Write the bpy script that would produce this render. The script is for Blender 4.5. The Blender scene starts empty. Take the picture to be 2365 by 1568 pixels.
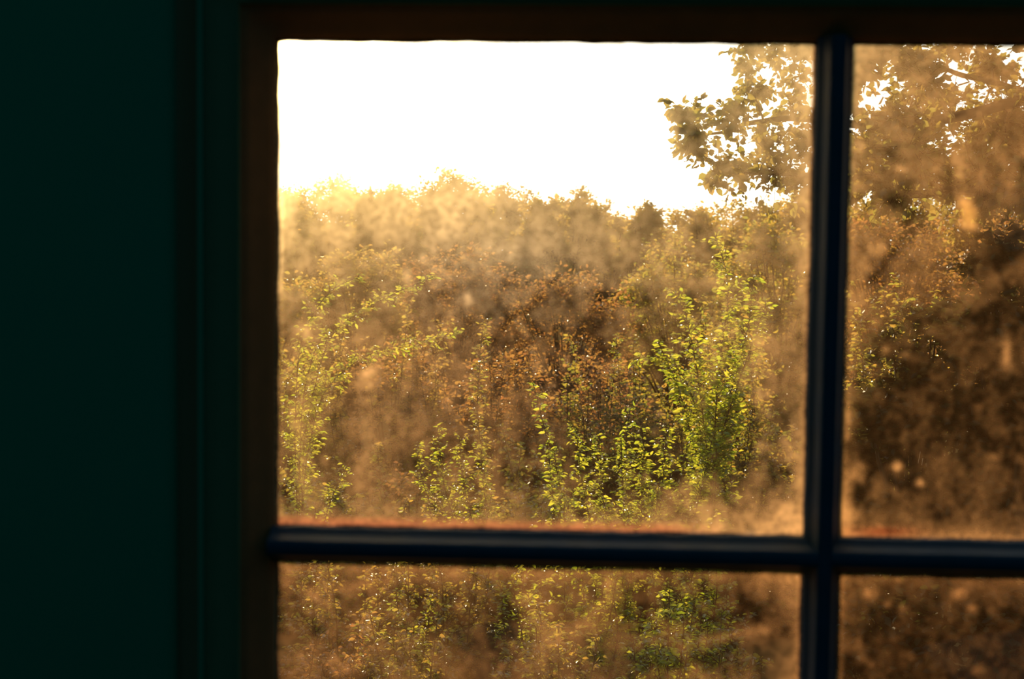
import bpy, math, numpy as np
from mathutils import Vector, Matrix, Euler

# ------------------------------------------------------------------ camera, sky, sun, exposure
S = bpy.context.scene
FPX = 50 / 36 * 2365
CAM = np.array([0.0, -0.88, 1.5])
YAW, PITCH, ROLL = math.radians(2.5), math.radians(3.7), math.radians(0.7)
ROT = Euler((math.pi / 2 - PITCH, 0, YAW)).to_matrix() @ Matrix.Rotation(ROLL, 3, 'Z')
RM = np.array(ROT)
cam = bpy.data.objects.new('camera', bpy.data.cameras.new('camera'))
S.collection.objects.link(cam)
cam.matrix_world = Matrix.Translation(CAM.tolist()) @ ROT.to_4x4()
cam.data.lens = 50; cam.data.sensor_width = 36; cam.data.clip_start = 0.02; cam.data.clip_end = 500
cam.data.dof.use_dof = True; cam.data.dof.focus_distance = 4.0; cam.data.dof.aperture_fstop = 11.0
S.camera = cam

def at(px, py, Y=0.0):
    """point of the world plane y=Y seen at a photo pixel"""
    d = RM @ np.array([(px - 1182.5) / FPX, (784 - py) / FPX, -1.0])
    return CAM + d * ((Y - CAM[1]) / d[1])

def pix(P):
    q = (P - CAM) @ RM
    return 1182.5 + FPX * q[:, 0] / -q[:, 2], 784 - FPX * q[:, 1] / -q[:, 2]

SUN = at(760, -130) - CAM; SUN = SUN / np.linalg.norm(SUN)
sl = bpy.data.lights.new('sun', 'SUN'); sl.energy = 7.8; sl.angle = math.radians(0.9); sl.color = (1.0, 0.75, 0.43)
so = bpy.data.objects.new('sun', sl); S.collection.objects.link(so)
so.rotation_euler = Vector(SUN.tolist()).to_track_quat('Z', 'Y').to_euler(); so.location = (0, 20, 20)

W = bpy.data.worlds.new('sky'); S.world = W; W.use_nodes = True
nt = W.node_tree; nt.nodes.clear()
def wn(t, **k):
    n = nt.nodes.new(t)
    for a, b in k.items(): setattr(n, a, b)
    return n
tc = wn('ShaderNodeTexCoord'); dt = wn('ShaderNodeVectorMath', operation='DOT_PRODUCT')
dt.inputs[1].default_value = SUN.tolist(); nt.links.new(tc.outputs['Generated'], dt.inputs[0])
def wm(op, a, b=None, clamp=False):
    n = wn('ShaderNodeMath', operation=op, use_clamp=clamp)
    for i, v in enumerate((a, b)):
        if v is None: continue
        if isinstance(v, (int, float)): n.inputs[i].default_value = v
        else: nt.links.new(v, n.inputs[i])
    return n.outputs[0]
c = wm('MAXIMUM', dt.outputs['Value'], 0.0)
stren = wm('ADD', wm('ADD', wm('MULTIPLY', wm('POWER', c, 5.0), 2.6), 0.58), wm('MULTIPLY', wm('POWER', c, 60.0), 3.0))
mixc = wn('ShaderNodeMix', data_type='RGBA')
mixc.inputs['A'].default_value = (0.16, 0.42, 0.52, 1); mixc.inputs['B'].default_value = (1.0, 0.93, 0.76, 1)
nt.links.new(wm('POWER', c, 2.0), mixc.inputs['Factor'])
bg = wn('ShaderNodeBackground'); nt.links.new(mixc.outputs['Result'], bg.inputs['Color']); nt.links.new(stren, bg.inputs['Strength'])
wo = wn('ShaderNodeOutputWorld'); nt.links.new(bg.outputs[0], wo.inputs[0])

# a portal at the unseen skylight added in the ceiling to light the room
al = bpy.data.lights.new('added_skylight_portal', 'AREA'); al.shape = 'RECTANGLE'; al.size = 2.4; al.size_y = 1.8; al.cycles.is_portal = True
ao = bpy.data.objects.new('added_skylight_portal', al); S.collection.objects.link(ao)
ao.location = (0.2, -1.5, 2.45); ao.rotation_euler = (0, 0, 0)

S.view_settings.view_transform = 'Standard'; S.view_settings.look = 'None'
S.view_settings.exposure = 0.08; S.view_settings.gamma = 1.0; S.view_settings.use_curve_mapping = False

# ------------------------------------------------------------------ helpers
rng = np.random.default_rng(7)

def mat(name):
    m = bpy.data.materials.new(name); m.use_nodes = True; m.node_tree.nodes.clear()
    o = m.node_tree.nodes.new('ShaderNodeOutputMaterial')
    def N(t, **k):
        n = m.node_tree.nodes.new(t)
        for a, b in k.items():
            if a.startswith('in_'): n.inputs[a[3:].replace('_', ' ')].default_value = b
            else: setattr(n, a, b)
        return n
    L = lambda a, b: m.node_tree.links.new(a, b)
    return m, N, L, o

def painted(name, c1, c2, rough=0.6, spec=0.3, scale=30, bump=0.15, stretch=(1, 1, 1)):
    m, N, L, o = mat(name)
    tc = N('ShaderNodeTexCoord'); mp = N('ShaderNodeMapping'); mp.inputs['Scale'].default_value = stretch
    L(tc.outputs['Object'], mp.inputs[0])
    nz = N('ShaderNodeTexNoise'); nz.inputs['Scale'].default_value = scale; nz.inputs['Detail'].default_value = 6
    L(mp.outputs[0], nz.inputs['Vector'])
    mx = N('ShaderNodeMix', data_type='RGBA'); mx.inputs['A'].default_value = (*c1, 1); mx.inputs['B'].default_value = (*c2, 1)
    L(nz.outputs['Fac'], mx.inputs['Factor'])
    p = N('ShaderNodeBsdfPrincipled'); p.inputs['Roughness'].default_value = rough; p.inputs['Specular IOR Level'].default_value = spec
    L(mx.outputs['Result'], p.inputs['Base Color'])
    b = N('ShaderNodeBump'); b.inputs['Strength'].default_value = bump; b.inputs['Distance'].default_value = 0.002
    L(nz.outputs['Fac'], b.inputs['Height']); L(b.outputs[0], p.inputs['Normal']); L(p.outputs[0], o.inputs[0])
    return m

M_WALL = painted('dark_green_wall_paint', (0.006, 0.14, 0.105), (0.01, 0.16, 0.118), 0.9, 0.1, 8)
M_SASH = painted('dark_painted_sash_wood', (0.040, 0.095, 0.065), (0.06, 0.105, 0.07), 0.7, 0.1, 60)
M_BEVEL = painted('glow_brown_bevel', (0.085, 0.055, 0.032), (0.13, 0.075, 0.04), 0.8, 0.1, 80)  # brown stands in for the warm glow on the frame
M_BAR = painted('dark_painted_bar_wood', (0.008, 0.026, 0.050), (0.012, 0.034, 0.085), 0.6, 0.12, 60)
M_BEAD = painted('brown_stop_bead', (0.065, 0.072, 0.05), (0.08, 0.078, 0.055), 0.9, 0.05, 60)
M_FLOOR = painted('dark_floor_boards', (0.02, 0.022, 0.015), (0.035, 0.03, 0.02), 0.8, 0.2, 12)
M_PUTTY = painted('old_putty', (0.06, 0.018, 0.010), (0.11, 0.04, 0.02), 0.9, 0.1, 300, 0.5)
M_BARK = painted('brown_bark', (0.03, 0.02, 0.013), (0.075, 0.05, 0.03), 0.9, 0.1, 40, 0.6)
M_GROUND = painted('leaf_littered_soil', (0.05, 0.032, 0.015), (0.13, 0.085, 0.03), 1.0, 0.0, 3, 0.5)

def leafmat(name, d1, d2, t1, t2, tr=0.55, gloss=0.05):
    m, N, L, o = mat(name)
    at_ = N('ShaderNodeAttribute', attribute_name='leafvar')
    def cm(a, b):
        mx = N('ShaderNodeMix', data_type='RGBA'); mx.inputs['A'].default_value = (*a, 1); mx.inputs['B'].default_value = (*b, 1)
        L(at_.outputs['Fac'], mx.inputs['Factor']); return mx.outputs['Result']
    di = N('ShaderNodeBsdfDiffuse'); L(cm(d1, d2), di.inputs['Color'])
    tl = N('ShaderNodeBsdfTranslucent'); L(cm(t1, t2), tl.inputs['Color'])
    ms = N('ShaderNodeMixShader'); ms.inputs[0].default_value = tr; L(di.outputs[0], ms.inputs[1]); L(tl.outputs[0], ms.inputs[2])
    gl = N('ShaderNodeBsdfGlossy'); gl.inputs['Roughness'].default_value = 0.3; gl.inputs['Color'].default_value = (1, 1, 1, 1)
    m2 = N('ShaderNodeMixShader'); m2.inputs[0].default_value = gloss; L(ms.outputs[0], m2.inputs[1]); L(gl.outputs[0], m2.inputs[2])
    L(m2.outputs[0], o.inputs[0]); return m

L_GOLD = leafmat('golden_green_leaves', (0.10, 0.09, 0.02), (0.16, 0.10, 0.03), (0.55, 0.46, 0.07), (0.60, 0.34, 0.07), 0.55, 0.03)
L_BROWN = leafmat('russet_brown_leaves', (0.09, 0.05, 0.025), (0.15, 0.08, 0.035), (0.42, 0.17, 0.05), (0.55, 0.32, 0.07), 0.5, 0.04)
L_OLIVE = leafmat('olive_leaves', (0.05, 0.055, 0.015), (0.12, 0.08, 0.025), (0.36, 0.40, 0.04), (0.60, 0.36, 0.06), 0.55, 0.05)
L_GREEN = leafmat('yellow_green_leaves', (0.07, 0.10, 0.012), (0.14, 0.13, 0.02), (0.42, 0.56, 0.03), (0.75, 0.66, 0.06), 0.6, 0.06)
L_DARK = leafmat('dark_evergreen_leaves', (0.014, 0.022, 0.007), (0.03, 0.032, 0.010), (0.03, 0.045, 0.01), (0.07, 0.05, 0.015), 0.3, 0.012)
L_TREE = leafmat('tree_leaves', (0.06, 0.06, 0.02), (0.10, 0.08, 0.03), (0.34, 0.34, 0.06), (0.42, 0.28, 0.06), 0.5, 0.04)

def link(name, me, parent=None, m=None):
    o = bpy.data.objects.new(name, me); S.collection.objects.link(o)
    if parent: o.parent = parent
    if m: me.materials.append(m)
    return o

def thing(name, label, cat, loc, group=None):
    o = bpy.data.objects.new(name, None); o.empty_display_size = 0.2; S.collection.objects.link(o); o.location = [float(v) for v in loc]
    o['label'] = label; o['category'] = cat
    if group: o['group'] = group
    return o

def mesh(name, V, F, smooth=False):
    """V (n,3), F list of face arrays, each (k, sides)"""
    me = bpy.data.meshes.new(name)
    V = np.asarray(V, dtype=np.float32)
    me.vertices.add(len(V)); me.vertices.foreach_set('co', V.ravel())
    loops = np.concatenate([f.ravel() for f in F]).astype(np.int32)
    tot = np.concatenate([np.full(len(f), f.shape[1]) for f in F]).astype(np.int32)
    st = np.concatenate([[0], np.cumsum(tot)[:-1]]).astype(np.int32)
    me.loops.add(len(loops)); me.loops.foreach_set('vertex_index', loops)
    me.polygons.add(len(tot)); me.polygons.foreach_set('loop_start', st); me.polygons.foreach_set('loop_total', tot)
    if smooth: me.polygons.foreach_set('use_smooth', np.ones(len(tot), dtype=bool))
    me.update(calc_edges=True); me.validate()
    return me

class MB:
    def __init__(s): s.V = []; s.F = {}; s.n = 0
    def add(s, V, F):
        V = np.asarray(V, float); F = np.asarray(F, int)
        s.V.append(V); s.F.setdefault(F.shape[1], []).append(F + s.n); s.n += len(V)
    def box(s, a, b):
        x0, y0, z0 = a; x1, y1, z1 = b
        s.add([(x0,y0,z0),(x1,y0,z0),(x1,y1,z0),(x0,y1,z0),(x0,y0,z1),(x1,y0,z1),(x1,y1,z1),(x0,y1,z1)],
              [(0,3,2,1),(4,5,6,7),(0,1,5,4),(1,2,6,5),(2,3,7,6),(3,0,4,7)])
    def tube(s, P, R, k=6):
        P = np.asarray(P, float); R = np.asarray(R, float); n = len(P)
        T = np.gradient(P, axis=0); T /= np.linalg.norm(T, axis=1)[:, None] + 1e-9
        ref = np.array([0.31, 0.87, 0.13]); U = np.cross(T, ref); U /= np.linalg.norm(U, axis=1)[:, None] + 1e-9
        Wd = np.cross(T, U); a = np.arange(k) * 2 * np.pi / k
        V = P[:, None] + R[:, None, None] * (np.cos(a)[None, :, None] * U[:, None] + np.sin(a)[None, :, None] * Wd[:, None])
        i = np.arange(n - 1)[:, None] * k; j = np.arange(k)[None]; j2 = (j + 1) % k
        F = np.stack([i + j, i + j2, i + k + j2, i + k + j], -1).reshape(-1, 4)
        s.add(V.reshape(-1, 3), F)
    def make(s, name, smooth=False, off=(0, 0, 0)):
        return mesh(name, np.concatenate(s.V) - np.asarray(off), [np.concatenate(f) for f in s.F.values()], smooth)

def struct(name, mb, m):
    o = link(name, mb.make(name), None, m); o['kind'] = 'structure'; return o

# value noise
TAB = rng.random((256, 256))
def vn(x, y, s=0):
    x = x + s * 17.31; y = y + s * 9.17
    xi = np.floor(x).astype(int); yi = np.floor(y).astype(int); fx = x - xi; fy = y - yi
    fx = fx * fx * (3 - 2 * fx); fy = fy * fy * (3 - 2 * fy)
    g = lambda a, b: TAB[a % 256, b % 256]
    return (g(xi, yi) * (1 - fx) + g(xi + 1, yi) * fx) * (1 - fy) + (g(xi, yi + 1) * (1 - fx) + g(xi + 1, yi + 1) * fx) * fy
def fbm(x, y, s=0, o=3):
    t = 0; a = 0.5; w = 0
    for k in range(o): t = t + a * vn(x * 2 ** k, y * 2 ** k, s + k * 3); w += a; a *= 0.5
    return t / w

# ------------------------------------------------------------------ room shell
X0, X1, Z1 = -0.186, 0.495, 1.6266          # glass area of the window
MV0, MV1 = 0.1438, 0.1655                   # upright bar
H1A, H1B = 1.3018, 1.3237                   # upper cross bar
H2A, H2B = 0.977, 0.999                     # lower cross bar
Z0 = 0.674
OX0, OX1, OZ0, OZ1 = X0 - 0.0405, X1 + 0.0405, Z0 - 0.055, Z1 + 0.042   # sash outside
RX0, RX1, RY0, RZ1 = -2.0, 2.2, -3.2, 2.35

b = MB()
yo, yi = 0.02, -0.026
b.box((RX0, yi, 0), (OX0, yo, RZ1)); b.box((OX1, yi, 0), (RX1, yo, RZ1)); b.box((RX0 - .1, yo - .1, -1.0), (RX1 + .1, yo, -0.08))
b.box((OX0, yi, OZ1), (OX1, yo, RZ1)); b.box((OX0, yi, 0), (OX1, yo, OZ0))
struct('wall_front', b, M_WALL)
b = MB(); b.box((RX0 - .1, RY0, 0), (RX0, yo, RZ1)); struct('wall_left', b, M_WALL)
b = MB(); b.box((RX1, RY0, 0), (RX1 + .1, yo, RZ1)); struct('wall_right', b, M_WALL)
b = MB(); b.box((RX0, RY0 - .08, 0), (RX1, RY0, RZ1)); struct('wall_back', b, M_WALL)
b = MB(); b.box((RX0 - .1, RY0 - .1, -0.08), (RX1 + .1, yo - .1, 0)); struct('floor', b, M_FLOOR)
SX0, SX1, SY0, SY1 = -1.0, 1.4, -2.4, -0.6       # unseen skylight, added for faint blue-green room light
b = MB()
b.box((RX0 - .1, RY0 - .1, RZ1), (SX0, yo, RZ1 + .06)); b.box((SX1, RY0 - .1, RZ1), (RX1 + .1, yo, RZ1 + .06))
b.box((SX0, RY0 - .1, RZ1), (SX1, SY0, RZ1 + .06)); b.box((SX0, SY1, RZ1), (SX1, yo, RZ1 + .06))
struct('ceiling', b, M_WALL)
b = MB(); b.box((RX0, yi - .015, 0), (RX1, yi, 0.12)); struct('baseboard_front', b, M_SASH)
b = MB()
for x in (SX0, .18, SX1 - .04): b.box((x, SY0, RZ1 + .01), (x + .04, SY1, RZ1 + .05))
for y in (SY0, SY1 - .04): b.box((SX0 + .04, y, RZ1 + .01), (SX1 - .04, y + .04, RZ1 + .05))
struct('added_skylight', b, M_SASH)  # frame of the unseen skylight, added to light the room

# ------------------------------------------------------------------ the window
win = bpy.data.objects.new('window_1', None); S.collection.objects.link(win); win['kind'] = 'structure'
win['label'] = 'old wooden window with dirty panes and slim dark glazing bars'; win['category'] = 'window'

def ring(x0, x1, z0, z1, prof, wob=0.0, n=1, seed=0):
    """mitred frame swept round a rectangle; prof = [(offset outward, y)], closed"""
    V = []; K = len(prof)
    C = [(x0, z0, -1, -1), (x1, z0, 1, -1), (x1, z1, 1, 1), (x0, z1, -1, 1)]
    ringpts = []
    for i in range(4):
        a, c_ = C[i], C[(i + 1) % 4]
        for t in range(n): ringpts.append((a, c_, t / n, i))
    for j, (a, c_, t, i) in enumerate(ringpts):
        for k, (u, y) in enumerate(prof):
            xa, za = a[0] + a[2] * u, a[1] + a[3] * u; xb, zb = c_[0] + c_[2] * u, c_[1] + c_[3] * u
            x = xa + (xb - xa) * t; z = za + (zb - za) * t
            if wob and k < 2 and t > 0:
                w = (fbm(np.array([x * 60 + 9]), np.array([z * 60 + 5]), seed)[0] - 0.5) * wob
                nx, nz = [(0, -1), (1, 0), (0, 1), (-1, 0)][i]; x += nx * w; z += nz * w
            V.append((x, y, z))
    m = len(ringpts); F = []
    for j in range(m):
        j2 = (j + 1) % m
        for k in range(K):
            k2 = (k + 1) % K; F.append((j * K + k, j * K + k2, j2 * K + k2, j2 * K + k))
    mb = MB(); mb.add(V, F); return mb

def fixn(o):
    import bmesh
    bm = bmesh.new(); bm.from_mesh(o.data); bmesh.ops.recalc_face_normals(bm, faces=bm.faces); bm.to_mesh(o.data); bm.free()

# sash: glass rebate, ovolo running back to the flat face
pr = [(0, -0.001), (0.0004, -0.003), (0.004, -0.006), (0.008, -0.0098), (0.012, -0.0140), (0.0155, -0.0185), (0.018, -0.0195),
      (0.0185, -0.0225), (0.0395, -0.0225), (0.0405, -0.021), (0.0405, 0.012), (0.004, 0.012), (0, 0.008)]
o = link('sash_frame', ring(X0, X1, Z0, Z1, pr, 0.0006, 60, 3).make('sash_frame', False), win, M_SASH)
o.data.materials.append(M_BEVEL)      # bevel round the glass coloured brown to carry a painted warm glow
o.data.polygons.foreach_set('material_index', (np.arange(len(o.data.polygons)) % len(pr) < 6).astype(np.int32)); fixn(o)
pr = [(0, -0.0235), (0.002, -0.0258), (0.0045, -0.0280), (0.0075, -0.0298), (0.0105, -0.0308), (0.0137, -0.0310), (0.0137, -0.024)]
o = link('trim_1', ring(OX0, OX1, OZ0, OZ1, pr).make('trim_1'), None, M_BEAD); fixn(o); o['kind'] = 'structure'

def bar(name, p0, p1, half, seed, horiz):
    prof = [(1.0, 0.008), (1.0, -0.004), (0.90, -0.0055), (0.72, -0.007), (0.60, -0.0095), (0.56, -0.0125), (0.50, -0.0135), (0.46, -0.0165), (0.34, -0.0185),
            (-0.34, -0.0185), (-0.46, -0.0165), (-0.50, -0.0135), (-0.56, -0.0125), (-0.60, -0.0095), (-0.72, -0.007), (-0.90, -0.0055), (-1.0, -0.004), (-1.0, 0.008)]
    n = 160; K = len(prof); V = []
    t = np.linspace(0, 1, n)
    wl = (fbm(t * 26 + seed, t * 0 + 1, seed) - 0.5) * 0.0016; wr = (fbm(t * 26 + seed, t * 0 + 7, seed + 5) - 0.5) * 0.0016
    for i in range(n):
        c_ = np.array(p0) * (1 - t[i]) + np.array(p1) * t[i]
        for u, y in prof:
            h = half * u + (wl[i] if u > 0 else wr[i]) * (abs(u) ** 2)
            V.append((c_[0], y, c_[1] + h) if horiz else (c_[0] + h, y, c_[1]))
    F = [(i * K + k, i * K + (k + 1) % K, (i + 1) * K + (k + 1) % K, (i + 1) * K + k) for i in range(n - 1) for k in range(K)]
    mb = MB(); mb.add(V, F); o = link(name, mb.make(name), win, M_BAR); fixn(o); return o
MC = (MV0 + MV1) / 2
bar('glazing_bar', (MC, Z0 - .002), (MC, Z1 + .002), (MV1 - MV0) / 2, 1, False)
for za, zb, s in ((H1A, H1B, 2), (H2A, H2B, 4)):
    zc = (za + zb) / 2
    bar('glazing_bar', (X0 - .002, zc), (MC - .004, zc), (zb - za) / 2, s, True)
    bar('glazing_bar', (MC + .004, zc), (X1 + .002, zc), (zb - za) / 2, s + 8, True)

# grime on the glass, with some painted glow and shade -------------------------------------------------
m, N, L, o_ = mat('dirty_glass_film')
A = N('ShaderNodeAttribute', attribute_name='dirt_and_light')
tr = N('ShaderNodeBsdfTransparent'); tr.inputs['Color'].default_value = (1, 0.99, 0.96, 1)
tl = N('ShaderNodeBsdfTranslucent'); L(A.outputs['Color'], tl.inputs['Color'])
rf = N('ShaderNodeBsdfRefraction'); rf.inputs['IOR'].default_value = 1.45; rf.inputs['Roughness'].default_value = 0.52
rf.inputs['Color'].default_value = (1.0, 0.82, 0.40, 1)
tcd = N('ShaderNodeTexCoord'); nz = N('ShaderNodeTexNoise'); nz.inputs['Scale'].default_value = 420; nz.inputs['Detail'].default_value = 3
L(tcd.outputs['Object'], nz.inputs['Vector'])
mr = N('ShaderNodeMapRange'); mr.inputs['From Min'].default_value = 0.35; mr.inputs['From Max'].default_value = 0.65
mr.inputs['To Min'].default_value = 0.7; mr.inputs['To Max'].default_value = 1.3; L(nz.outputs['Fac'], mr.inputs['Value'])
mu = N('ShaderNodeMath', operation='MULTIPLY', use_clamp=True); L(A.outputs['Alpha'], mu.inputs[0]); L(mr.outputs[0], mu.inputs[1])
ms = N('ShaderNodeMixShader'); ms.inputs[0].default_value = 0.47; L(tl.outputs[0], ms.inputs[1]); L(rf.outputs[0], ms.inputs[2])
m2 = N('ShaderNodeMixShader'); L(mu.outputs[0], m2.inputs[0]); L(tr.outputs[0], m2.inputs[1]); L(ms.outputs[0], m2.inputs[2])
L(m2.outputs[0], o_.inputs[0]); M_DIRT = m
m, N, L, o_ = mat('clear_glass')
tr = N('ShaderNodeBsdfTransparent'); gl = N('ShaderNodeBsdfGlossy'); gl.inputs['Roughness'].default_value = 0.02
ms = N('ShaderNodeMixShader'); ms.inputs[0].default_value = 0.012; L(tr.outputs[0], ms.inputs[1]); L(gl.outputs[0], ms.inputs[2]); L(ms.outputs[0], o_.inputs[0]); M_GLASS = m

def ell(px, py, x, y, rx, ry, ang=0, pw=1.0):
    a = math.radians(ang); dx = px - x; dy = py - y
    u = (dx * math.cos(a) + dy * math.sin(a)) / rx; v = (-dx * math.sin(a) + dy * math.cos(a)) / ry
    return np.exp(-((u * u + v * v) ** pw))
def seg(px, py, x0, y0, x1, y1, w):
    dx, dy = x1 - x0, y1 - y0; t = np.clip(((px - x0) * dx + (py - y0) * dy) / (dx * dx + dy * dy), 0, 1)
    d = np.hypot(px - x0 - t * dx, py - y0 - t * dy); return np.exp(-(d / w) ** 2)
def sst(a, b_, x):
    t = np.clip((x - a) / (b_ - a), 0, 1); return t * t * (3 - 2 * t)

def dirt_and_light(px, py, col, row, x, z, bx):
    """density 0..1 and tint, from stain shapes plus painted glow and shade"""
    x0, x1, z0, z1 = bx
    clump = (fbm(px / 34, py / 38, 11, 3) - 0.5) * 1.7
    fine = (fbm(px / 13, py / 13, 23, 2) - 0.5) * 1.7
    big = fbm(px / 260, py / 220, 31, 2) - 0.5
    streak = fbm(px / 30, py / 230, 41, 2) - 0.5
    el = (x - x0) / 0.267e-3; er = (x1 - x) / 0.267e-3; eb = (z - z0) / 0.267e-3; et = (z1 - z) / 0.267e-3
    rough = 1 + 0.9 * (fbm(px / 45, py / 45, 51, 2) - 0.5) * 2
    e = lambda d, w: 1.35 * np.exp(-(np.maximum(d, 0) / (w * rough)) ** 1.5)
    R = np.stack([np.full_like(px, .56), np.full_like(px, .31), np.full_like(px, .15)], -1)
    if (col, row) == (0, 0):
        d = 0.30 + 0.30 * clump + 0.16 * fine + 0.15 * big + 0.30 * streak * sst(1150, 750, px)
        d += 0.30 * ell(px, py, 1130, 540, 250, 90, 12) + 0.16 * ell(px, py, 1480, 560, 190, 70, 35) + .12 * ell(px, py, 850, 600, 220, 160)
        d -= 0.20 * ell(px, py, 1340, 760, 250, 170, 20) + 0.24 * ell(px, py, 1500, 960, 220, 110) + .20 * ell(px, py, 1720, 1050, 130, 160) + .1 * ell(px, py, 1300, 1130, 350, 110)
        d += .30 * ell(px, py, 1765, 850, 34, 150) + .26 * ell(px, py, 850, 1010, 34, 190) + .28 * ell(px, py, 682, 960, 22, 80) + .2 * ell(px, py, 780, 480, 30, 200)
        for q in ((848, 862, 17, 8, -30, .8), (1080, 692, 9, 18, 0, .35), (700, 762, 20, 18, 0, .35), (1750, 790, 20, 20, 0, .25), (1523, 955, 9, 9, 0, .35), (850, 890, 12, 10, 0, .3),
                  (940, 635, 10, 14, 0, .3), (1810, 1020, 12, 12, 0, .2)):
            d += 1.7 * q[5] * ell(px, py, q[0], q[1], q[2], q[3], q[4])
        d += .45 * np.where(el < 22, 1, 0) * sst(700, 670, py) * sst(440, 470, py) * sst(23, 12, el)  # bright sunlit strip by the left edge, painted as grime
        d += .38 * e(er, 28) + .28 * e(eb, 55) * sst(1500, 1650, px) + .16 * e(eb, 60) + .25 * e(el, 18) + .2 * e(et, 10)
        d += .42 * sst(660, 380, py) * sst(1500, 800, px) - .10 * sst(800, 1000, py) * sst(900, 1200, px)  # first term: sun glow at upper left, put in as denser grime
        d += .25 * e(eb, 110) * e(er, 200) + .18 * sst(1650, 1840, px) * sst(500, 80, py)
        red = sst(30, 14, eb) * sst(1720, 1500, px); d += .55 * red
        R = R * (1 - red[:, None]) + red[:, None] * np.array([.42, .15, .08])
        vio = ell(px, py, 1150, 620, 250, 120)[:, None]; R = R * (1 - .5 * vio) + .5 * vio * np.array([.52, .40, .34])  # bluish sky haze put into the grime tint
    elif (col, row) == (1, 0):
        diag = (px - 1950) * 0.62 + (py - 800) * 0.78        # >0 : lower right, shade put in as thinner grime
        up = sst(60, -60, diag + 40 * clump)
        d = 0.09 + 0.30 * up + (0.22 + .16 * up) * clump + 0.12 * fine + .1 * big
        d += .20 * ell(px, py, 2290, 650, 130, 26, -26) + .12 * ell(px, py, 2220, 700, 40, 60) + .2 * sst(430, 100, py) * up  # first term: lit wedge within the shade, painted as denser grime
        d -= .18 * seg(px, py, 2260, 230, 2170, 300, 10) + .2 * ell(px, py, 2050, 480, 90, 60) + .2 * seg(px, py, 2080, 560, 2000, 660, 12) + .15 * ell(px, py, 2010, 440, 20, 40)
        for q in ((2073, 1077, 10, 10, 0, .75), (2125, 1115, 9, 9, 0, .5), (2325, 815, 10, 38, 0, .45), (2213, 385, 14, 50, -8, .32), (2235, 490, 16, 34, -20, .55), (2232, 520, 30, 8, 10, .3),
                  (2090, 390, 18, 9, 0, .3), (2030, 575, 24, 10, 0, .3), (1995, 430, 10, 12, 0, .2), (2045, 808, 9, 9, 0, .3), (2090, 820, 8, 8, 0, .2), (2290, 1055, 12, 9, 0, .22)):
            d += 1.7 * q[5] * ell(px, py, q[0], q[1], q[2], q[3], q[4])
        d += .42 * e(el, 20) * sst(850, 1000, py) + .22 * e(el, 30) + .35 * e(eb, 20) + .16 * e(eb, 90) + .4 * e(el, 45) * e(eb, 130) + .2 * e(et, 14)
        R = R * np.array([.95, .86, .75])
        og = ell(px, py, 2235, 495, 22, 34, -20)[:, None]; R = R * (1 - og) + og * np.array([.85, .42, .12])
        ru = ell(px, py, 2040, 1228, 90, 14)[:, None]; R = R * (1 - ru) + ru * np.array([.30, .07, .03]); d += .3 * ru[:, 0]
    elif (col, row) == (0, 1):
        d = 0.33 + 0.34 * clump + 0.15 * fine + 0.16 * big + .12 * streak
        d -= .28 * ell(px, py, 1150, 1400, 70, 90) + .25 * ell(px, py, 1560, 1420, 120, 80) + .24 * ell(px, py, 1480, 1530, 90, 50) + .24 * ell(px, py, 1720, 1400, 140, 60) + .28 * ell(px, py, 1690, 1520, 110, 40) + .12 * ell(px, py, 960, 1400, 60, 80)
        for q in ((1215, 1390, 1270, 1470, 34, .24), (1270, 1475, 1340, 1450, 20, .2), (1340, 1450, 1410, 1380, 16, .16), (1520, 1430, 1620, 1568, 16, .18), (1630, 1478, 1770, 1455, 12, .2), (760, 1360, 900, 1340, 14, .2), (720, 1370, 760, 1400, 10, .2)):
            d += 1.5 * q[5] * seg(px, py, *q[:5])
        for q in ((1400, 1345, 14, 18, 0, .25), (640, 1510, 9, 9, 0, .3), (770, 1525, 10, 16, 0, .2), (800, 1545, 14, 12, 0, .2)): d += 1.7 * q[5] * ell(px, py, q[0], q[1], q[2], q[3], q[4])
        d += .34 * e(et, 34) + .42 * e(er, 32) + .2 * e(et, 80) * e(er, 120) - .15 * sst(26, 12, el)
        R = R * np.array([.95, .84, .76])
    elif (col, row) == (1, 1):
        d = 0.10 + 0.20 * clump + 0.12 * fine  # low base carries on the painted shade of the lower right
        d += .30 * e(et, 26) + .34 * np.exp(-(np.abs(el - 12) / 6) ** 2) + .15 * e(el, 60) * e(et, 120)
        for q in ((2010, 1372, 18, 14, 20, .42), (2215, 1372, 17, 14, 0, .42), (2245, 1405, 12, 11, 0, .4), (2050, 1395, 11, 10, 0, .25), (2085, 1405, 9, 9, 0, .2), (2080, 1338, 12, 8, 0, .2), (2260, 1545, 14, 12, 0, .25)):
            d += 1.7 * q[5] * ell(px, py, q[0], q[1], q[2], q[3], q[4])
        d += .25 * seg(px, py, 1982, 1480, 1992, 1520, 10) + .25 * seg(px, py, 1992, 1520, 2010, 1535, 8)
        R = R * np.array([.85, .72, .6])
    else:
        d = 0.3 + 0.34 * clump + 0.15 * fine + 0.16 * big + .25 * (e(er, 24) + e(el, 24) + e(et, 20) + e(eb, 30))
    # scattered round drops and specks
    r2 = np.random.default_rng(100 + col * 10 + row)
    for k in range(170):
        a, c2 = r2.uniform(px.min(), px.max()), r2.uniform(py.min(), py.max()); r = r2.uniform(4, 11); am = r2.uniform(-.14, .26)
        w = (np.abs(px - a) < 3.2 * r) & (np.abs(py - c2) < 3.2 * r)
        d[w] += am * ell(px[w], py[w], a, c2, r, r * r2.uniform(.8, 1.8), r2.uniform(-40, 40))
    d = d * {(0, 0): .68, (1, 0): .60, (0, 1): .47, (1, 1): .52}.get((col, row), .7)
    return np.clip(d, 0.03, 0.97), R

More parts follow.
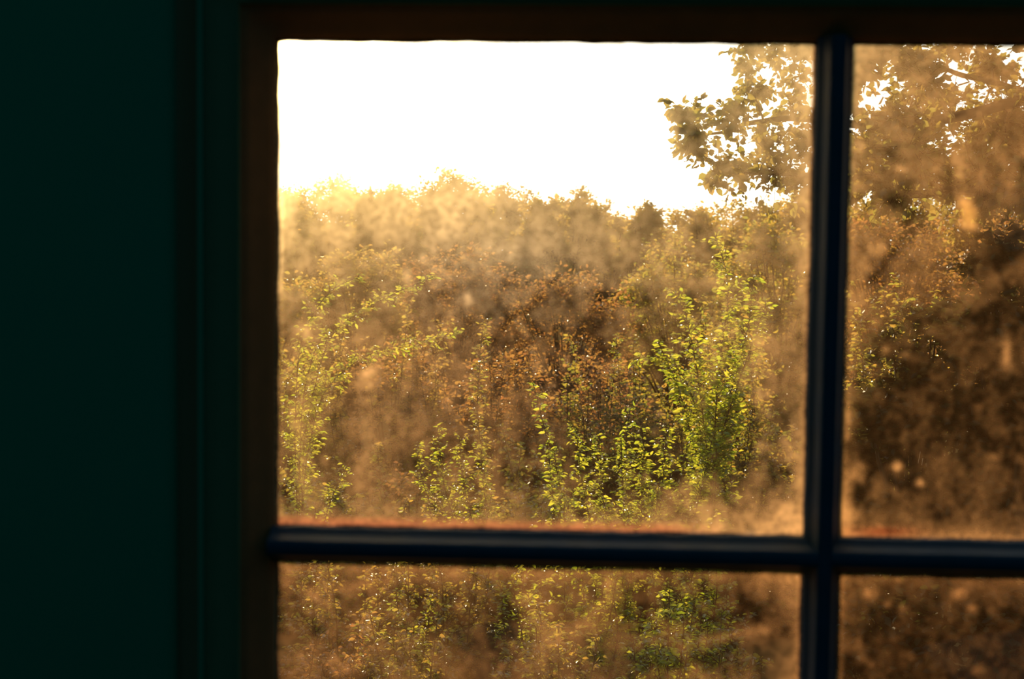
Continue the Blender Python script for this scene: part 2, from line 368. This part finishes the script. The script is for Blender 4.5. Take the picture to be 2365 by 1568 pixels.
cols = [(X0, MV0), (MV1, X1)]; rows = [(H1B, Z1), (H2B, H1A), (Z0, H2A)]
for ci, (xa, xb) in enumerate(cols):
    for ri, (za, zb) in enumerate(rows):
        ext = 0.0007
        mb = MB(); xs, xe, zs, ze = xa - ext, xb + ext, za - ext, zb + ext
        mb.box((xs, -0.0007, zs), (xe, 0.0020, ze))
        g = link('glass_pane', mb.make('glass_pane'), win, M_GLASS)
        nx, nz_ = 260, 240
        gx, gz_ = np.meshgrid(np.linspace(xa - .0004, xb + .0004, nx), np.linspace(za - .0004, zb + .0004, nz_))
        P = np.stack([gx.ravel(), np.full(gx.size, -0.0012), gz_.ravel()], -1)
        i = (np.arange(nz_ - 1)[:, None] * nx + np.arange(nx - 1)[None]).ravel()
        me = mesh('grime', P, [np.stack([i, i + 1, i + nx + 1, i + nx], -1)])
        px, py = pix(P); d, Rc = dirt_and_light(px, py, ci, ri, P[:, 0], P[:, 2], (xa, xb, za, zb))
        at_ = me.color_attributes.new('dirt_and_light', 'FLOAT_COLOR', 'POINT')
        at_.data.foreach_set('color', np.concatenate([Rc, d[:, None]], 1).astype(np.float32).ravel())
        gr = link('grime', me, g, M_DIRT); gr['label'] = 'film of dried grime, streaks and specks on the glass, with painted glow and shade'
        # putty bead, outside, with a ragged inner edge
        K = 4; prof = [(-0.0006, .0022), (0.0, 0.0022), (0.002, .0075), (0.0009, .0075)]
        pt = link('putty', ring(xa + .0004, xb - .0004, za + .0004, zb - .0004, [(-.0012, .0022), (-0.0006, .0060), (0.0013, .0078), (0.0013, .0022)], 0.0018, 90, 20 + ci * 5 + ri).make('putty'), g, M_PUTTY); fixn(pt)

# ------------------------------------------------------------------ ground
def gz(y): return -0.92 - 0.075 * np.maximum(np.asarray(y, float) - 12, 0) * (np.asarray(y, float) < 60) - 3.6 * (np.asarray(y, float) >= 60)
ys = np.concatenate([np.linspace(0.03, 20, 60), np.linspace(21, 59.9, 40), np.linspace(61, 260, 10)]); xs = np.linspace(-130, 130, 131)
xs = np.sign(xs) * (np.abs(xs) / 130) ** 1.8 * 130
GX, GY = np.meshgrid(xs, ys)
GZ = gz(GY) + (fbm(GX * .7 + 50, GY * .7 + 50, 3) - .5) * .12 * np.clip(GY - .5, 0, 3)
GV = np.stack([GX.ravel(), GY.ravel(), GZ.ravel()], -1); nx = len(xs)
i = (np.arange(len(ys) - 1)[:, None] * nx + np.arange(nx - 1)[None]).ravel()
g = link('ground', mesh('ground', GV, [np.stack([i, i + 1, i + nx + 1, i + nx], -1)], True), None, M_GROUND); g['kind'] = 'structure'

# ------------------------------------------------------------------ plants
def leaf_mesh(name, P, D, size, off, wid=0.55, droop=0.0):
    n = len(P); D = D / (np.linalg.norm(D, axis=1)[:, None] + 1e-9)
    ref = rng.normal(size=(n, 3)); ref[:, 2] += 1.2
    U = np.cross(D, ref); U /= np.linalg.norm(U, axis=1)[:, None] + 1e-9; Nn = np.cross(U, D)
    s = (size * rng.uniform(0.65, 1.25, n))[:, None]
    w = s * wid * 0.5
    base = P; tip = P + D * s - Nn * s * 0.12
    l1 = P + D * s * .28 + U * w * .85 + Nn * w * .35; l2 = P + D * s * .62 + U * w * .9 + Nn * w * .25
    r1 = P + D * s * .28 - U * w * .85 + Nn * w * .35; r2 = P + D * s * .62 - U * w * .9 + Nn * w * .25
    V = np.stack([base, l1, l2, tip, r2, r1], 1).reshape(-1, 3) - np.asarray(off)
    k = np.arange(n)[:, None] * 6
    F = np.concatenate([k + np.array([[0, 1, 2, 3]]), k + np.array([[0, 3, 4, 5]])])
    me = mesh(name, V, [F])
    at_ = me.attributes.new('leafvar', 'FLOAT', 'POINT'); at_.data.foreach_set('value', np.repeat(rng.random(n), 6).astype(np.float32))
    return me

def curve_pts(a, b_, sag, n=7, jit=0.0):
    t = np.linspace(0, 1, n)[:, None]; a = np.asarray(a, float); b_ = np.asarray(b_, float)
    P = a * (1 - t) + b_ * t + np.array([0, 0, 1.0]) * sag * np.sin(t * np.pi)
    if jit: P[1:-1] += rng.normal(size=(n - 2, 3)) * jit
    return P

def bush(name, label, cat, px, top, hw, hh, Y, lm, nleaf, lsz, clumps=26, group=None, base_px=None, depth=1.0, trunk_r=0.03, flat=0.3, shoots=0):
    """crown centre at (px, top+hh); half width hw, half height hh in photo pixels at depth Y"""
    sc = (Y - CAM[1]) / FPX
    c0 = at(px, top + hh, Y); rx, rz = hw * sc, hh * sc; ry = rx * depth
    bp = at(base_px if base_px else px, 784, Y); base = np.array([bp[0], Y, float(gz(Y)) - 0.02])
    t = thing(name, label, cat, base, group)
    wood = MB()
    top_of = c0 - np.array([0, 0, rz * 0.5])
    fork = base * 0.55 + top_of * 0.45 if top_of[2] > base[2] + .3 else base + np.array([0, 0, .15])
    wood.tube(curve_pts(base, fork, 0, 5, trunk_r * .5), np.linspace(trunk_r * 1.5, trunk_r, 5), 8)
    # clump centres on and inside the ellipsoid
    v = rng.normal(size=(clumps, 3)); v /= np.linalg.norm(v, axis=1)[:, None]
    v *= rng.uniform(.35, .86, clumps)[:, None] ** .6
    C_ = c0 + v * np.array([rx, ry, rz]) * .92
    C_[:, 2] = np.maximum(C_[:, 2], gz(Y) + 0.1)
    cr = rng.uniform(.22, .36, clumps) * (1.15 if Y > 30 else 1) * min(rx, rz) + .03
    P = []; D = []; per = nleaf // clumps
    for k in range(clumps):
        br = curve_pts(fork, C_[k], rz * .08, 7, trunk_r * .4); wood.tube(br, np.linspace(trunk_r * .55, trunk_r * .14, 7), 5)
        nt_ = max(3, per // 26)
        dirs = rng.normal(size=(nt_, 3)); dirs[:, 2] = dirs[:, 2] * .8 + .15; dirs /= np.linalg.norm(dirs, axis=1)[:, None]
        q = per // nt_
        for dd in dirs:
            ln = cr[k] * rng.uniform(.8, 1.35); e = C_[k] + dd * ln - np.array([0, 0, ln * .15])
            if k % 3 == 0: wood.tube(np.stack([C_[k], C_[k] * .5 + e * .5 + dd * .01, e]), [trunk_r * .12, trunk_r * .09, trunk_r * .05], 3)
            tt = rng.uniform(.15, 1.0, q)[:, None]
            pp = C_[k] * (1 - tt) + e * tt + rng.normal(size=(q, 3)) * cr[k] * .16
            P.append(pp); D.append(dd * .6 + rng.normal(size=(q, 3)) * np.array([1, 1, flat]))
    P = np.concatenate(P); D = np.concatenate(D)
    P[:, 2] = np.maximum(P[:, 2], gz(P[:, 1]) + .02)
    link('branches', wood.make('branches', True, base), t, M_BARK)
    link('foliage', leaf_mesh('foliage', P, D, lsz, base), t, lm)
    return t

def sprays(name, label, cat, Y, lm, base_px, paths, lsz, group=None, dens=26, side=0.35, wid=.42):
    """stems rising from one root, given as pixel polylines; leaves set along stems and side shoots"""
    bp = at(base_px, 784, Y); base = np.array([bp[0], Y, float(gz(Y)) - .02]); t = thing(name, label, cat, base, group)
    wood = MB(); P = []; D = []; lsz *= .66
    for path in paths:
        pts = [base] + [at(x, y, Y + dy) for x, y, dy in path]; pts = np.array(pts)
        # resample smooth
        s = np.concatenate([[0], np.cumsum(np.linalg.norm(np.diff(pts, axis=0), axis=1))]); n = 40
        u = np.linspace(0, s[-1], n); Q = np.stack([np.interp(u, s, pts[:, k]) for k in range(3)], -1)
        for _ in range(6): Q[1:-1] = (Q[:-2] + Q[2:] + 2 * Q[1:-1]) / 4
        wood.tube(Q, np.linspace(.006, .0018, n), 6)
        L_ = s[-1]; T = np.gradient(Q, axis=0); T /= np.linalg.norm(T, axis=1)[:, None]
        vis0 = 1 - np.linalg.norm(pts[-1] - pts[1]) * 1.25 / L_ if len(pts) > 2 else .35
        vis0 = min(max(vis0, 0.1), .75)
        m_ = int(L_ * (1 - vis0) * dens * 2.3)
        for k in range(m_):
            f = vis0 + (1 - vis0) * (k + .5) / m_; j = f * (n - 1); a = int(j); a = min(a, n - 2); p = Q[a] * (1 - (j - a)) + Q[a + 1] * (j - a); tg = T[a]
            sd = np.cross(tg, rng.normal(size=3)); sd /= np.linalg.norm(sd)
            ln = side * (1.15 - f) * rng.uniform(.5, 1.2) + .03
            dd = sd * .8 + tg * .6; dd /= np.linalg.norm(dd); e = p + dd * ln; e[2] -= ln * .12
            wood.tube(np.stack([p, (p + e) / 2 + [0, 0, .01], e]), [.003, .002, .0012], 3)
            q = max(4, int(ln / (lsz * .22)))
            tt = (np.arange(q) + .6)[:, None] / q
            P.append(p * (1 - tt) + e * tt + rng.normal(size=(q, 3)) * .006)
            alt = np.where(np.arange(q) % 2 == 0, 1., -1.)[:, None]; lat = np.cross(dd, [0, 0, 1.]) + 1e-3
            D.append((dd * .5 + lat * alt + rng.normal(size=(q, 3)) * .5) * np.array([1, 1, .45]) + np.array([0, 0, -.12]))
    P = np.concatenate(P); D = np.concatenate(D); P[:, 2] = np.maximum(P[:, 2], gz(P[:, 1]) + .02)
    link('stems', wood.make('stems', True, base), t, M_BARK)
    link('foliage', leaf_mesh('foliage', P, D, lsz, base, wid), t, lm)
    return t

# skyline trees, far off
G1 = 'distant trees along the skyline'
sky = [(560, 430, 100, 140, 'distant golden tree on the skyline, hidden behind the left side of the window frame'),
       (658, 430, 52, 120, 'small distant tree on the skyline touching the left edge of the glass'),
       (762, 380, 85, 150, 'distant pale gold tree with a ragged top, leftmost tall crown on the skyline'),
       (885, 402, 70, 140, 'distant pale gold tree just right of the leftmost tall skyline crown'),
       (1040, 384, 120, 160, 'broad distant tree with the highest rounded crown in the middle of the skyline'),
       (1150, 408, 80, 140, 'distant tree sloping down on the right shoulder of the broad middle crown'),
       (1255, 432, 55, 130, 'low distant tree left of the double crowned one on the skyline'),
       (1330, 428, 75, 130, 'distant brown tree with a bumpy flat crown right of the skyline middle'),
       (1410, 462, 60, 120, 'low distant tree left of the lone pointed skyline crown'),
       (1484, 440, 42, 130, 'lone narrow pointed crown in the dip of the skyline'),
       (1580, 466, 85, 120, 'distant tree on the skyline below the overhanging leafy branch'),
       (1720, 440, 110, 150, 'distant tree behind the overhanging foliage left of the upright bar'),
       (1880, 420, 100, 150, 'distant tree hidden mostly behind the upright glazing bar'),
       (2060, 410, 120, 160, 'distant tree seen through the left of the right-hand pane'),
       (2260, 400, 130, 160, 'distant tree seen through the right of the right-hand pane'),
       (2480, 400, 130, 160, 'distant tree beyond the right edge of the view')]
for k, (px, top, hw, hh, lab) in enumerate(sky):
    bush('tree', lab, 'tree', px, top - 6, hw * 1.22, hh * 1.2, 36 + (k % 3) * 4, L_GOLD, 19000 if hw > 60 else 11000, .12, clumps=80 if hw > 60 else 46, group=G1, trunk_r=.12, depth=.45)

hedge = [(620, 455, 230, 17), (980, 440, 240, 17), (1330, 465, 230, 17), (1640, 480, 220, 17), (2000, 480, 250, 17), (2380, 480, 250, 17)]
for (px, top, hw, _), where in zip(hedge, ('far left end of the view', 'left part of the big pane', 'middle of the big pane', 'right part of the big pane', 'left part of the right-hand pane', 'right edge of the view')):
    bush('tree', 'low broad hazy tree behind the skyline trees, ' + where, 'tree', px, top, hw, 130, 50, L_GOLD, 12000, .19, clumps=70, group='low trees behind the skyline trees', trunk_r=.1, depth=.3)

# middle thicket
G2 = 'russet shrubs of the middle thicket'
mid = [(600, 560, 170, 170, 15, L_OLIVE, 'olive shrub in the thicket, upper left, half hidden by the frame'),
       (820, 545, 150, 150, 16, L_GOLD, 'golden shrub under the leftmost tall skyline tree'),
       (1050, 540, 170, 150, 17, L_BROWN, 'pale russet shrub below the broad skyline crown'),
       (1310, 560, 170, 180, 15, L_BROWN, 'purplish brown shrub in the middle of the big pane'),
       (1560, 520, 160, 170, 16, L_OLIVE, 'olive brown shrub left of the bright green sapling top'),
       (1800, 480, 160, 180, 15, L_OLIVE, 'olive shrub against the left side of the upright bar'),
       (2050, 440, 190, 210, 15, L_BROWN, 'brown shrub in the upper left of the right-hand pane'),
       (2330, 430, 190, 210, 15, L_BROWN, 'brown shrub in the upper right of the right-hand pane')]
for px, top, hw, hh, Y, lm, lab in mid:
    hh *= 1.3; Y += 2 * (int(px) // 100 % 2)
    bush('shrub', lab, 'shrub', px, top, hw, hh, Y, lm, 12000, .06, clumps=60, group=G2, trunk_r=.035, depth=.7)
G3 = 'undergrowth shrubs below the thicket'
low = [(650, 760, 150, 190, 10.5, L_OLIVE, 'olive bush at mid height against the left side of the frame'),
       (900, 740, 170, 190, 11, L_BROWN, 'russet bush left of centre behind the arching golden sprays'),
       (1150, 780, 160, 190, 10.5, L_BROWN, 'russet bush left of the small bright green sprig'),
       (1400, 760, 170, 200, 11, L_BROWN, 'dim brown bush behind the bright green sprays'),
       (1660, 700, 170, 230, 10.5, L_OLIVE, 'olive bush behind the bright green sapling'),
       (1900, 700, 170, 230, 10.5, L_DARK, 'dark bush behind the upright bar'),
       (700, 1040, 160, 210, 8, L_OLIVE, 'olive bush in the lower left corner of the big pane'),
       (960, 1050, 170, 210, 8.2, L_BROWN, 'brown bush low in the big pane, left of its middle'),
       (1220, 1060, 160, 210, 8, L_OLIVE, 'olive bush low in the middle of the big pane'),
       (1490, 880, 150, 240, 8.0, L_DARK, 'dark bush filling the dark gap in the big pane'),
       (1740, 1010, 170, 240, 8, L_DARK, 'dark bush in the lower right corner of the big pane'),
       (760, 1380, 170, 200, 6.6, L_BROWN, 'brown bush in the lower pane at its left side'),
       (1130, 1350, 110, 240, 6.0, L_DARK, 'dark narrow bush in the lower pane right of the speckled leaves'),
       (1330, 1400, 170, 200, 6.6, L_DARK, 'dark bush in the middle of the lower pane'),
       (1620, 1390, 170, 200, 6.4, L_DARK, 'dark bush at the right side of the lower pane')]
for px, top, hw, hh, Y, lm, lab in low:
    hh *= 1.35
    bush('shrub', lab, 'shrub', px, top, hw, hh, Y, lm, 6500, .044 if Y > 9 else .034, clumps=60, group=G3, trunk_r=.02, depth=.8)
# dark evergreens behind the right-hand panes
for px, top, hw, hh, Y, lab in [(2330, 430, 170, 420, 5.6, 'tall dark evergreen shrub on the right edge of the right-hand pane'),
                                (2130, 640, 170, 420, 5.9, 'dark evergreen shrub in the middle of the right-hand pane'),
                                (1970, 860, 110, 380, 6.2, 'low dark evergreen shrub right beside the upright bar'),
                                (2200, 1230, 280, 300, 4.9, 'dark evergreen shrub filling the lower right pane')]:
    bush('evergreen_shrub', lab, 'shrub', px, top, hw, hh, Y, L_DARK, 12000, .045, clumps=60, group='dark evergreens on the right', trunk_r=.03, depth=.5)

# bright green sprays
G4 = 'bright yellow-green sprays lit from behind'
sprays('sapling', 'tall bright yellow-green sapling leaning up beside the upright bar', 'sapling', 6.9, L_GREEN, 1640,
       [[(1640, 1150, 0), (1660, 850, 0), (1690, 640, 0), (1650, 545, 0)], [(1640, 1100, .1), (1610, 850, .1), (1580, 700, .1), (1555, 670, .1)],
        [(1660, 1000, 0), (1730, 760, 0), (1740, 640, .1)], [(1650, 1050, -.1), (1700, 900, -.1), (1770, 700, 0)]], .062, G4, 22, .20)
sprays('shrub', 'bright yellow-green shoot arching left into the dark gap of the big pane', 'shrub', 7.1, L_GREEN, 1640,
       [[(1640, 1120, 0), (1600, 900, 0), (1540, 810, 0), (1465, 830, 0)], [(1620, 1100, 0), (1570, 900, 0), (1520, 790, 0)], [(1640, 1120, .1), (1640, 930, .1), (1560, 880, .1)]], .062, G4, 20, .16)
sprays('shrub', 'slim bright green sprig rising at the middle of the big pane', 'shrub', 6.8, L_GREEN, 1290,
       [[(1280, 1180, 0), (1265, 1020, 0), (1232, 885, 0)]], .055, G4, 20, .05)
sprays('shrub', 'pair of bright green shoots standing in front of the dark gap', 'shrub', 6.7, L_GREEN, 1460,
       [[(1450, 1200, 0), (1440, 1040, 0), (1455, 945, 0)], [(1480, 1200, 0), (1490, 1060, 0), (1480, 985, 0)]], .055, G4, 22, .07)
sprays('shrub', 'low bright green bush along the bottom of the big pane, right of its middle', 'shrub', 6.5, L_GREEN, 1400,
       [[(1330 + i_ * 38, 1230, 0), (1290 + i_ * 48, 1120 - (i_ * 37) % 60, (i_ % 3) * .15), (1280 + i_ * 52, 1040 - (i_ * 53) % 70, (i_ % 3) * .15)] for i_ in range(8)], .046, G4, 26, .16)
sprays('shrub', 'green leafy shoots at the bottom of the big pane, left of its middle', 'shrub', 6.6, L_GREEN, 1060,
       [[(1020 + i_ * 40, 1230, 0), (980 + i_ * 45, 1130, .1), (960 + i_ * 50, 1030 - (i_ * 41) % 60, .1)] for i_ in range(4)], .040, G4, 22, .13)
sprays('shrub', 'thin green stem with sparse leaves standing left of the sprig', 'shrub', 7.0, L_OLIVE, 1130,
       [[(1125, 1150, 0), (1100, 950, 0), (1115, 740, 0)]], .05, G4, 26, .08)
sprays('shrub', 'golden sprays arching to the right from the left side of the frame', 'shrub', 7.4, L_GREEN, 700,
       [[(700, 1100, 0), (740, 900, 0), (850, 810, 0), (1060, 772, 0)], [(690, 1100, 0), (700, 900, 0), (730, 800, 0)], [(700, 1000, .1), (760, 760, .1), (900, 680, .1), (1000, 640, .1)],
        [(680, 1000, 0), (690, 780, 0), (760, 660, 0), (830, 640, 0)]], .05, G4, 18, .15)
sprays('shrub', 'small green leaves in the lower left corner of the big pane', 'shrub', 6.6, L_GREEN, 700,
       [[(690, 1250, 0), (700, 1150, 0), (690, 1060, 0)], [(740, 1250, 0), (760, 1160, 0), (800, 1080, 0)]], .042, G4, 22, .10)
sprays('shrub', 'speckled yellow-green leaves in the lower pane, left of its middle', 'shrub', 5.8, L_GREEN, 960,
       [[(930, 1568, 0), (925, 1450, 0), (915, 1370, 0)], [(970, 1568, 0), (985, 1460, 0), (1000, 1390, 0)]], .036, G4, 24, .10)
sprays('shrub', 'single stem of green leaves in the dark patch of the lower pane', 'shrub', 5.8, L_GREEN, 1160,
       [[(1160, 1568, 0), (1165, 1450, 0), (1155, 1345, 0)]], .036, G4, 24, .07)
sprays('shrub', 'green leafy stem at the top of the lower pane, right of its middle', 'shrub', 5.8, L_GREEN, 1560,
       [[(1600, 1568, 0), (1590, 1450, 0), (1560, 1330, 0)], [(1560, 1568, 0), (1545, 1450, 0), (1530, 1380, 0)]], .038, G4, 26, .09)

# overhanging tree, upper right ------------------------------------
TY = 6.2; tb = at(2950, 784, TY); base = np.array([tb[0], TY + .4, float(gz(TY)) - .03])
t = thing('tree', 'nearby tree with broad leaves reaching in from the upper right of the view', 'tree', base)
wood = MB(); P = []; D = []
crown_c = at(2650, 150, TY + .3)
trunk = np.array([base, base * .6 + crown_c * .4 + [.1, 0, 0], crown_c, crown_c + [-.1, .1, .9]])
s = np.linspace(0, 3, 24); TQ = np.stack([np.interp(s, np.arange(4), trunk[:, k]) for k in range(3)], -1); wood.tube(TQ, np.linspace(.13, .05, 24), 12)
cl = [(1965, 110, 30, 1), (1975, 180, 40, 1.2), (2000, 140, 40, 1), (1950, 240, 35, 1), (1985, 130, 40, .8), (2040, 110, 45, .9), (2100, 160, 50, 1), (2180, 100, 50, .9), (2010, 330, 60, 1.3), (2080, 290, 60, 1.2), (2200, 240, 70, 1.2), (2300, 160, 60, 1.2), (2330, 300, 70, 1.2), (1600, 290, 50, 1), (1570, 265, 30, .5), (1660, 375, 45, .7), (1610, 345, 38, .8), (1700, 265, 52, 1), (1755, 330, 60, 1.2), (1720, 160, 38, .5), (1790, 120, 50, .5), (1730, 105, 25, .6), (1830, 240, 40, .5),
      (1850, 180, 40, .45), (1850, 330, 70, 1.2), (1790, 395, 70, 1.2), (1700, 400, 45, .8), (1740, 215, 45, .7), (1660, 420, 30, .3), (1870, 110, 30, .8), (1880, 420, 70, 1.4), (1840, 120, 30, .6)]
r3 = np.random.default_rng(5)
for k in range(46):
    x = r3.uniform(1960, 2700); y = r3.uniform(60, 460); cl.append((x, y, r3.uniform(45, 75), .95))
for k in range(16): cl.append((r3.uniform(1900, 2700), r3.uniform(-120, 60), 70, 1.0))
for k in range(14): cl.append((r3.uniform(1960, 2500), r3.uniform(330, 440), 80, 1.4))
sc = (TY + .88) / FPX
LP = []
for lp in ([(2350, 230, .1), (2080, 300, 0), (1850, 270, 0), (1720, 285, 0), (1610, 320, 0)], [(2350, 60, .2), (2050, 20, .1), (1880, 60, 0), (1760, 130, 0)],
           [(2400, 430, 0), (2100, 450, .1), (1880, 400, 0), (1690, 400, 0)], [(2500, 250, .4), (2250, 180, .4), (2060, 120, .3)], [(2450, -40, .2), (2200, -80, .3), (1950, -60, .2)]):
    q_ = np.array([TQ[15]] + [at(x, y, TY + dy) for x, y, dy in lp]); u = np.linspace(0, len(q_) - 1, 36)
    Q = np.stack([np.interp(u, np.arange(len(q_)), q_[:, k]) for k in range(3)], -1)
    Q[1:-1] += rng.normal(size=(34, 3)) * .02
    for _ in range(4): Q[1:-1] = (Q[:-2] + Q[2:] + 2 * Q[1:-1]) / 4
    wood.tube(Q, np.linspace(.035, .005, 36), 7); LP.append(Q)
LP = np.concatenate(LP)
for j, (x, y, r, den) in enumerate(cl):
    dy = rng.uniform(-.45, .7) if x > 1950 else rng.uniform(-.3, .3)
    C_ = at(x, y, TY + dy); R_ = r * sc
    st = LP[np.argmin(np.linalg.norm(LP - C_ - (LP[:, :1] < C_[0] - .05) * .3, axis=1))]
    wood.tube(curve_pts(st, C_, .03, 6, .012), np.linspace(.006, .002, 6), 4)
    nt_ = int(19 * den) + 3
    for _ in range(nt_):
        dd = rng.normal(size=3); dd[2] *= .8; dd /= np.linalg.norm(dd); e = C_ + dd * R_ * rng.uniform(.6, 1.6)
        wood.tube(np.stack([C_, (C_ + e) / 2 + rng.normal(size=3) * .008, e]), [.0022, .0016, .001], 3)
        q = 9; tt = rng.uniform(.2, 1.05, q)[:, None]
        P.append(C_ * (1 - tt) + e * tt + rng.normal(size=(q, 3)) * .012); D.append(dd * .4 + rng.normal(size=(q, 3)) * np.array([1, 1, .6]) + np.array([0, 0, -.3]))
P = np.concatenate(P); D = np.concatenate(D)
link('branches', wood.make('branches', True, base), t, M_BARK)
link('foliage', leaf_mesh('foliage', P, D, .044, base, .72), t, L_TREE)

# many fine leafy shoots standing through the undergrowth ---------------------
G5 = 'fine leafy shoots in the undergrowth'
r4 = np.random.default_rng(12)
SH = [(760, 1010, 8.6, L_OLIVE, 150, 'wispy olive shoots low on the left side of the big pane'),
      (960, 960, 8.6, L_OLIVE, 130, 'wispy olive shoots left of centre in the lower half of the big pane'),
      (1180, 960, 8.8, L_OLIVE, 130, 'wispy olive shoots around the slim green sprig'),
      (1400, 740, 10.2, L_OLIVE, 120, 'wispy olive shoots left above the dark gap in the big pane'),
      (1660, 600, 9.0, L_OLIVE, 110, 'wispy olive-yellow shoots around the top of the bright sapling'),
      (1740, 900, 8.0, L_OLIVE, 110, 'wispy olive shoots between the bright sapling and the upright bar'),
      (1560, 1080, 6.2, L_GREEN, 150, 'fine green shoots in front, low and right in the big pane'),
      (1300, 1110, 6.2, L_GREEN, 150, 'fine green shoots in front, low in the middle of the big pane'),
      (1040, 1100, 6.2, L_OLIVE, 140, 'fine olive shoots in front, low and left of centre in the big pane'),
      (800, 1120, 6.3, L_OLIVE, 120, 'fine olive shoots in front, in the lower left of the big pane'),
      (860, 640, 10.5, L_GOLD, 170, 'pale golden shoots in the upper left of the thicket'),
      (1110, 700, 10.5, L_BROWN, 150, 'pale russet shoots in the middle of the thicket'),
      (780, 1380, 5.4, L_BROWN, 100, 'brown shoots at the left of the lower pane'),
      (960, 1370, 5.3, L_OLIVE, 90, 'fine olive shoots around the speckled leaves of the lower pane'),
      (1270, 1370, 5.4, L_OLIVE, 90, 'fine olive shoots in the middle of the lower pane'),
      (1560, 1340, 5.3, L_GREEN, 100, 'fine green shoots near the top right of the lower pane'),
      (1720, 1400, 5.4, L_OLIVE, 80, 'sparse olive shoots at the right end of the lower pane'),
      (2080, 600, 8.5, L_OLIVE, 130, 'sparse olive shoots at the left of the right-hand pane')]
for px, top, Y, lm, hw, lab in SH:
    paths = []
    for q in range(12):
        x = px + r4.uniform(-hw, hw); t_ = top + r4.uniform(0, 150) + abs(x - px) * .5
        paths.append([(x * .6 + px * .4, t_ + 420, r4.uniform(-.3, .3)), (x, t_ + 180, r4.uniform(-.3, .3)), (x + r4.uniform(-40, 40), t_, r4.uniform(-.3, .3))])
    sprays('shrub', lab, 'shrub', Y, lm, px, paths, .058 if Y > 7 else .046, G5, 10, .16, .5)
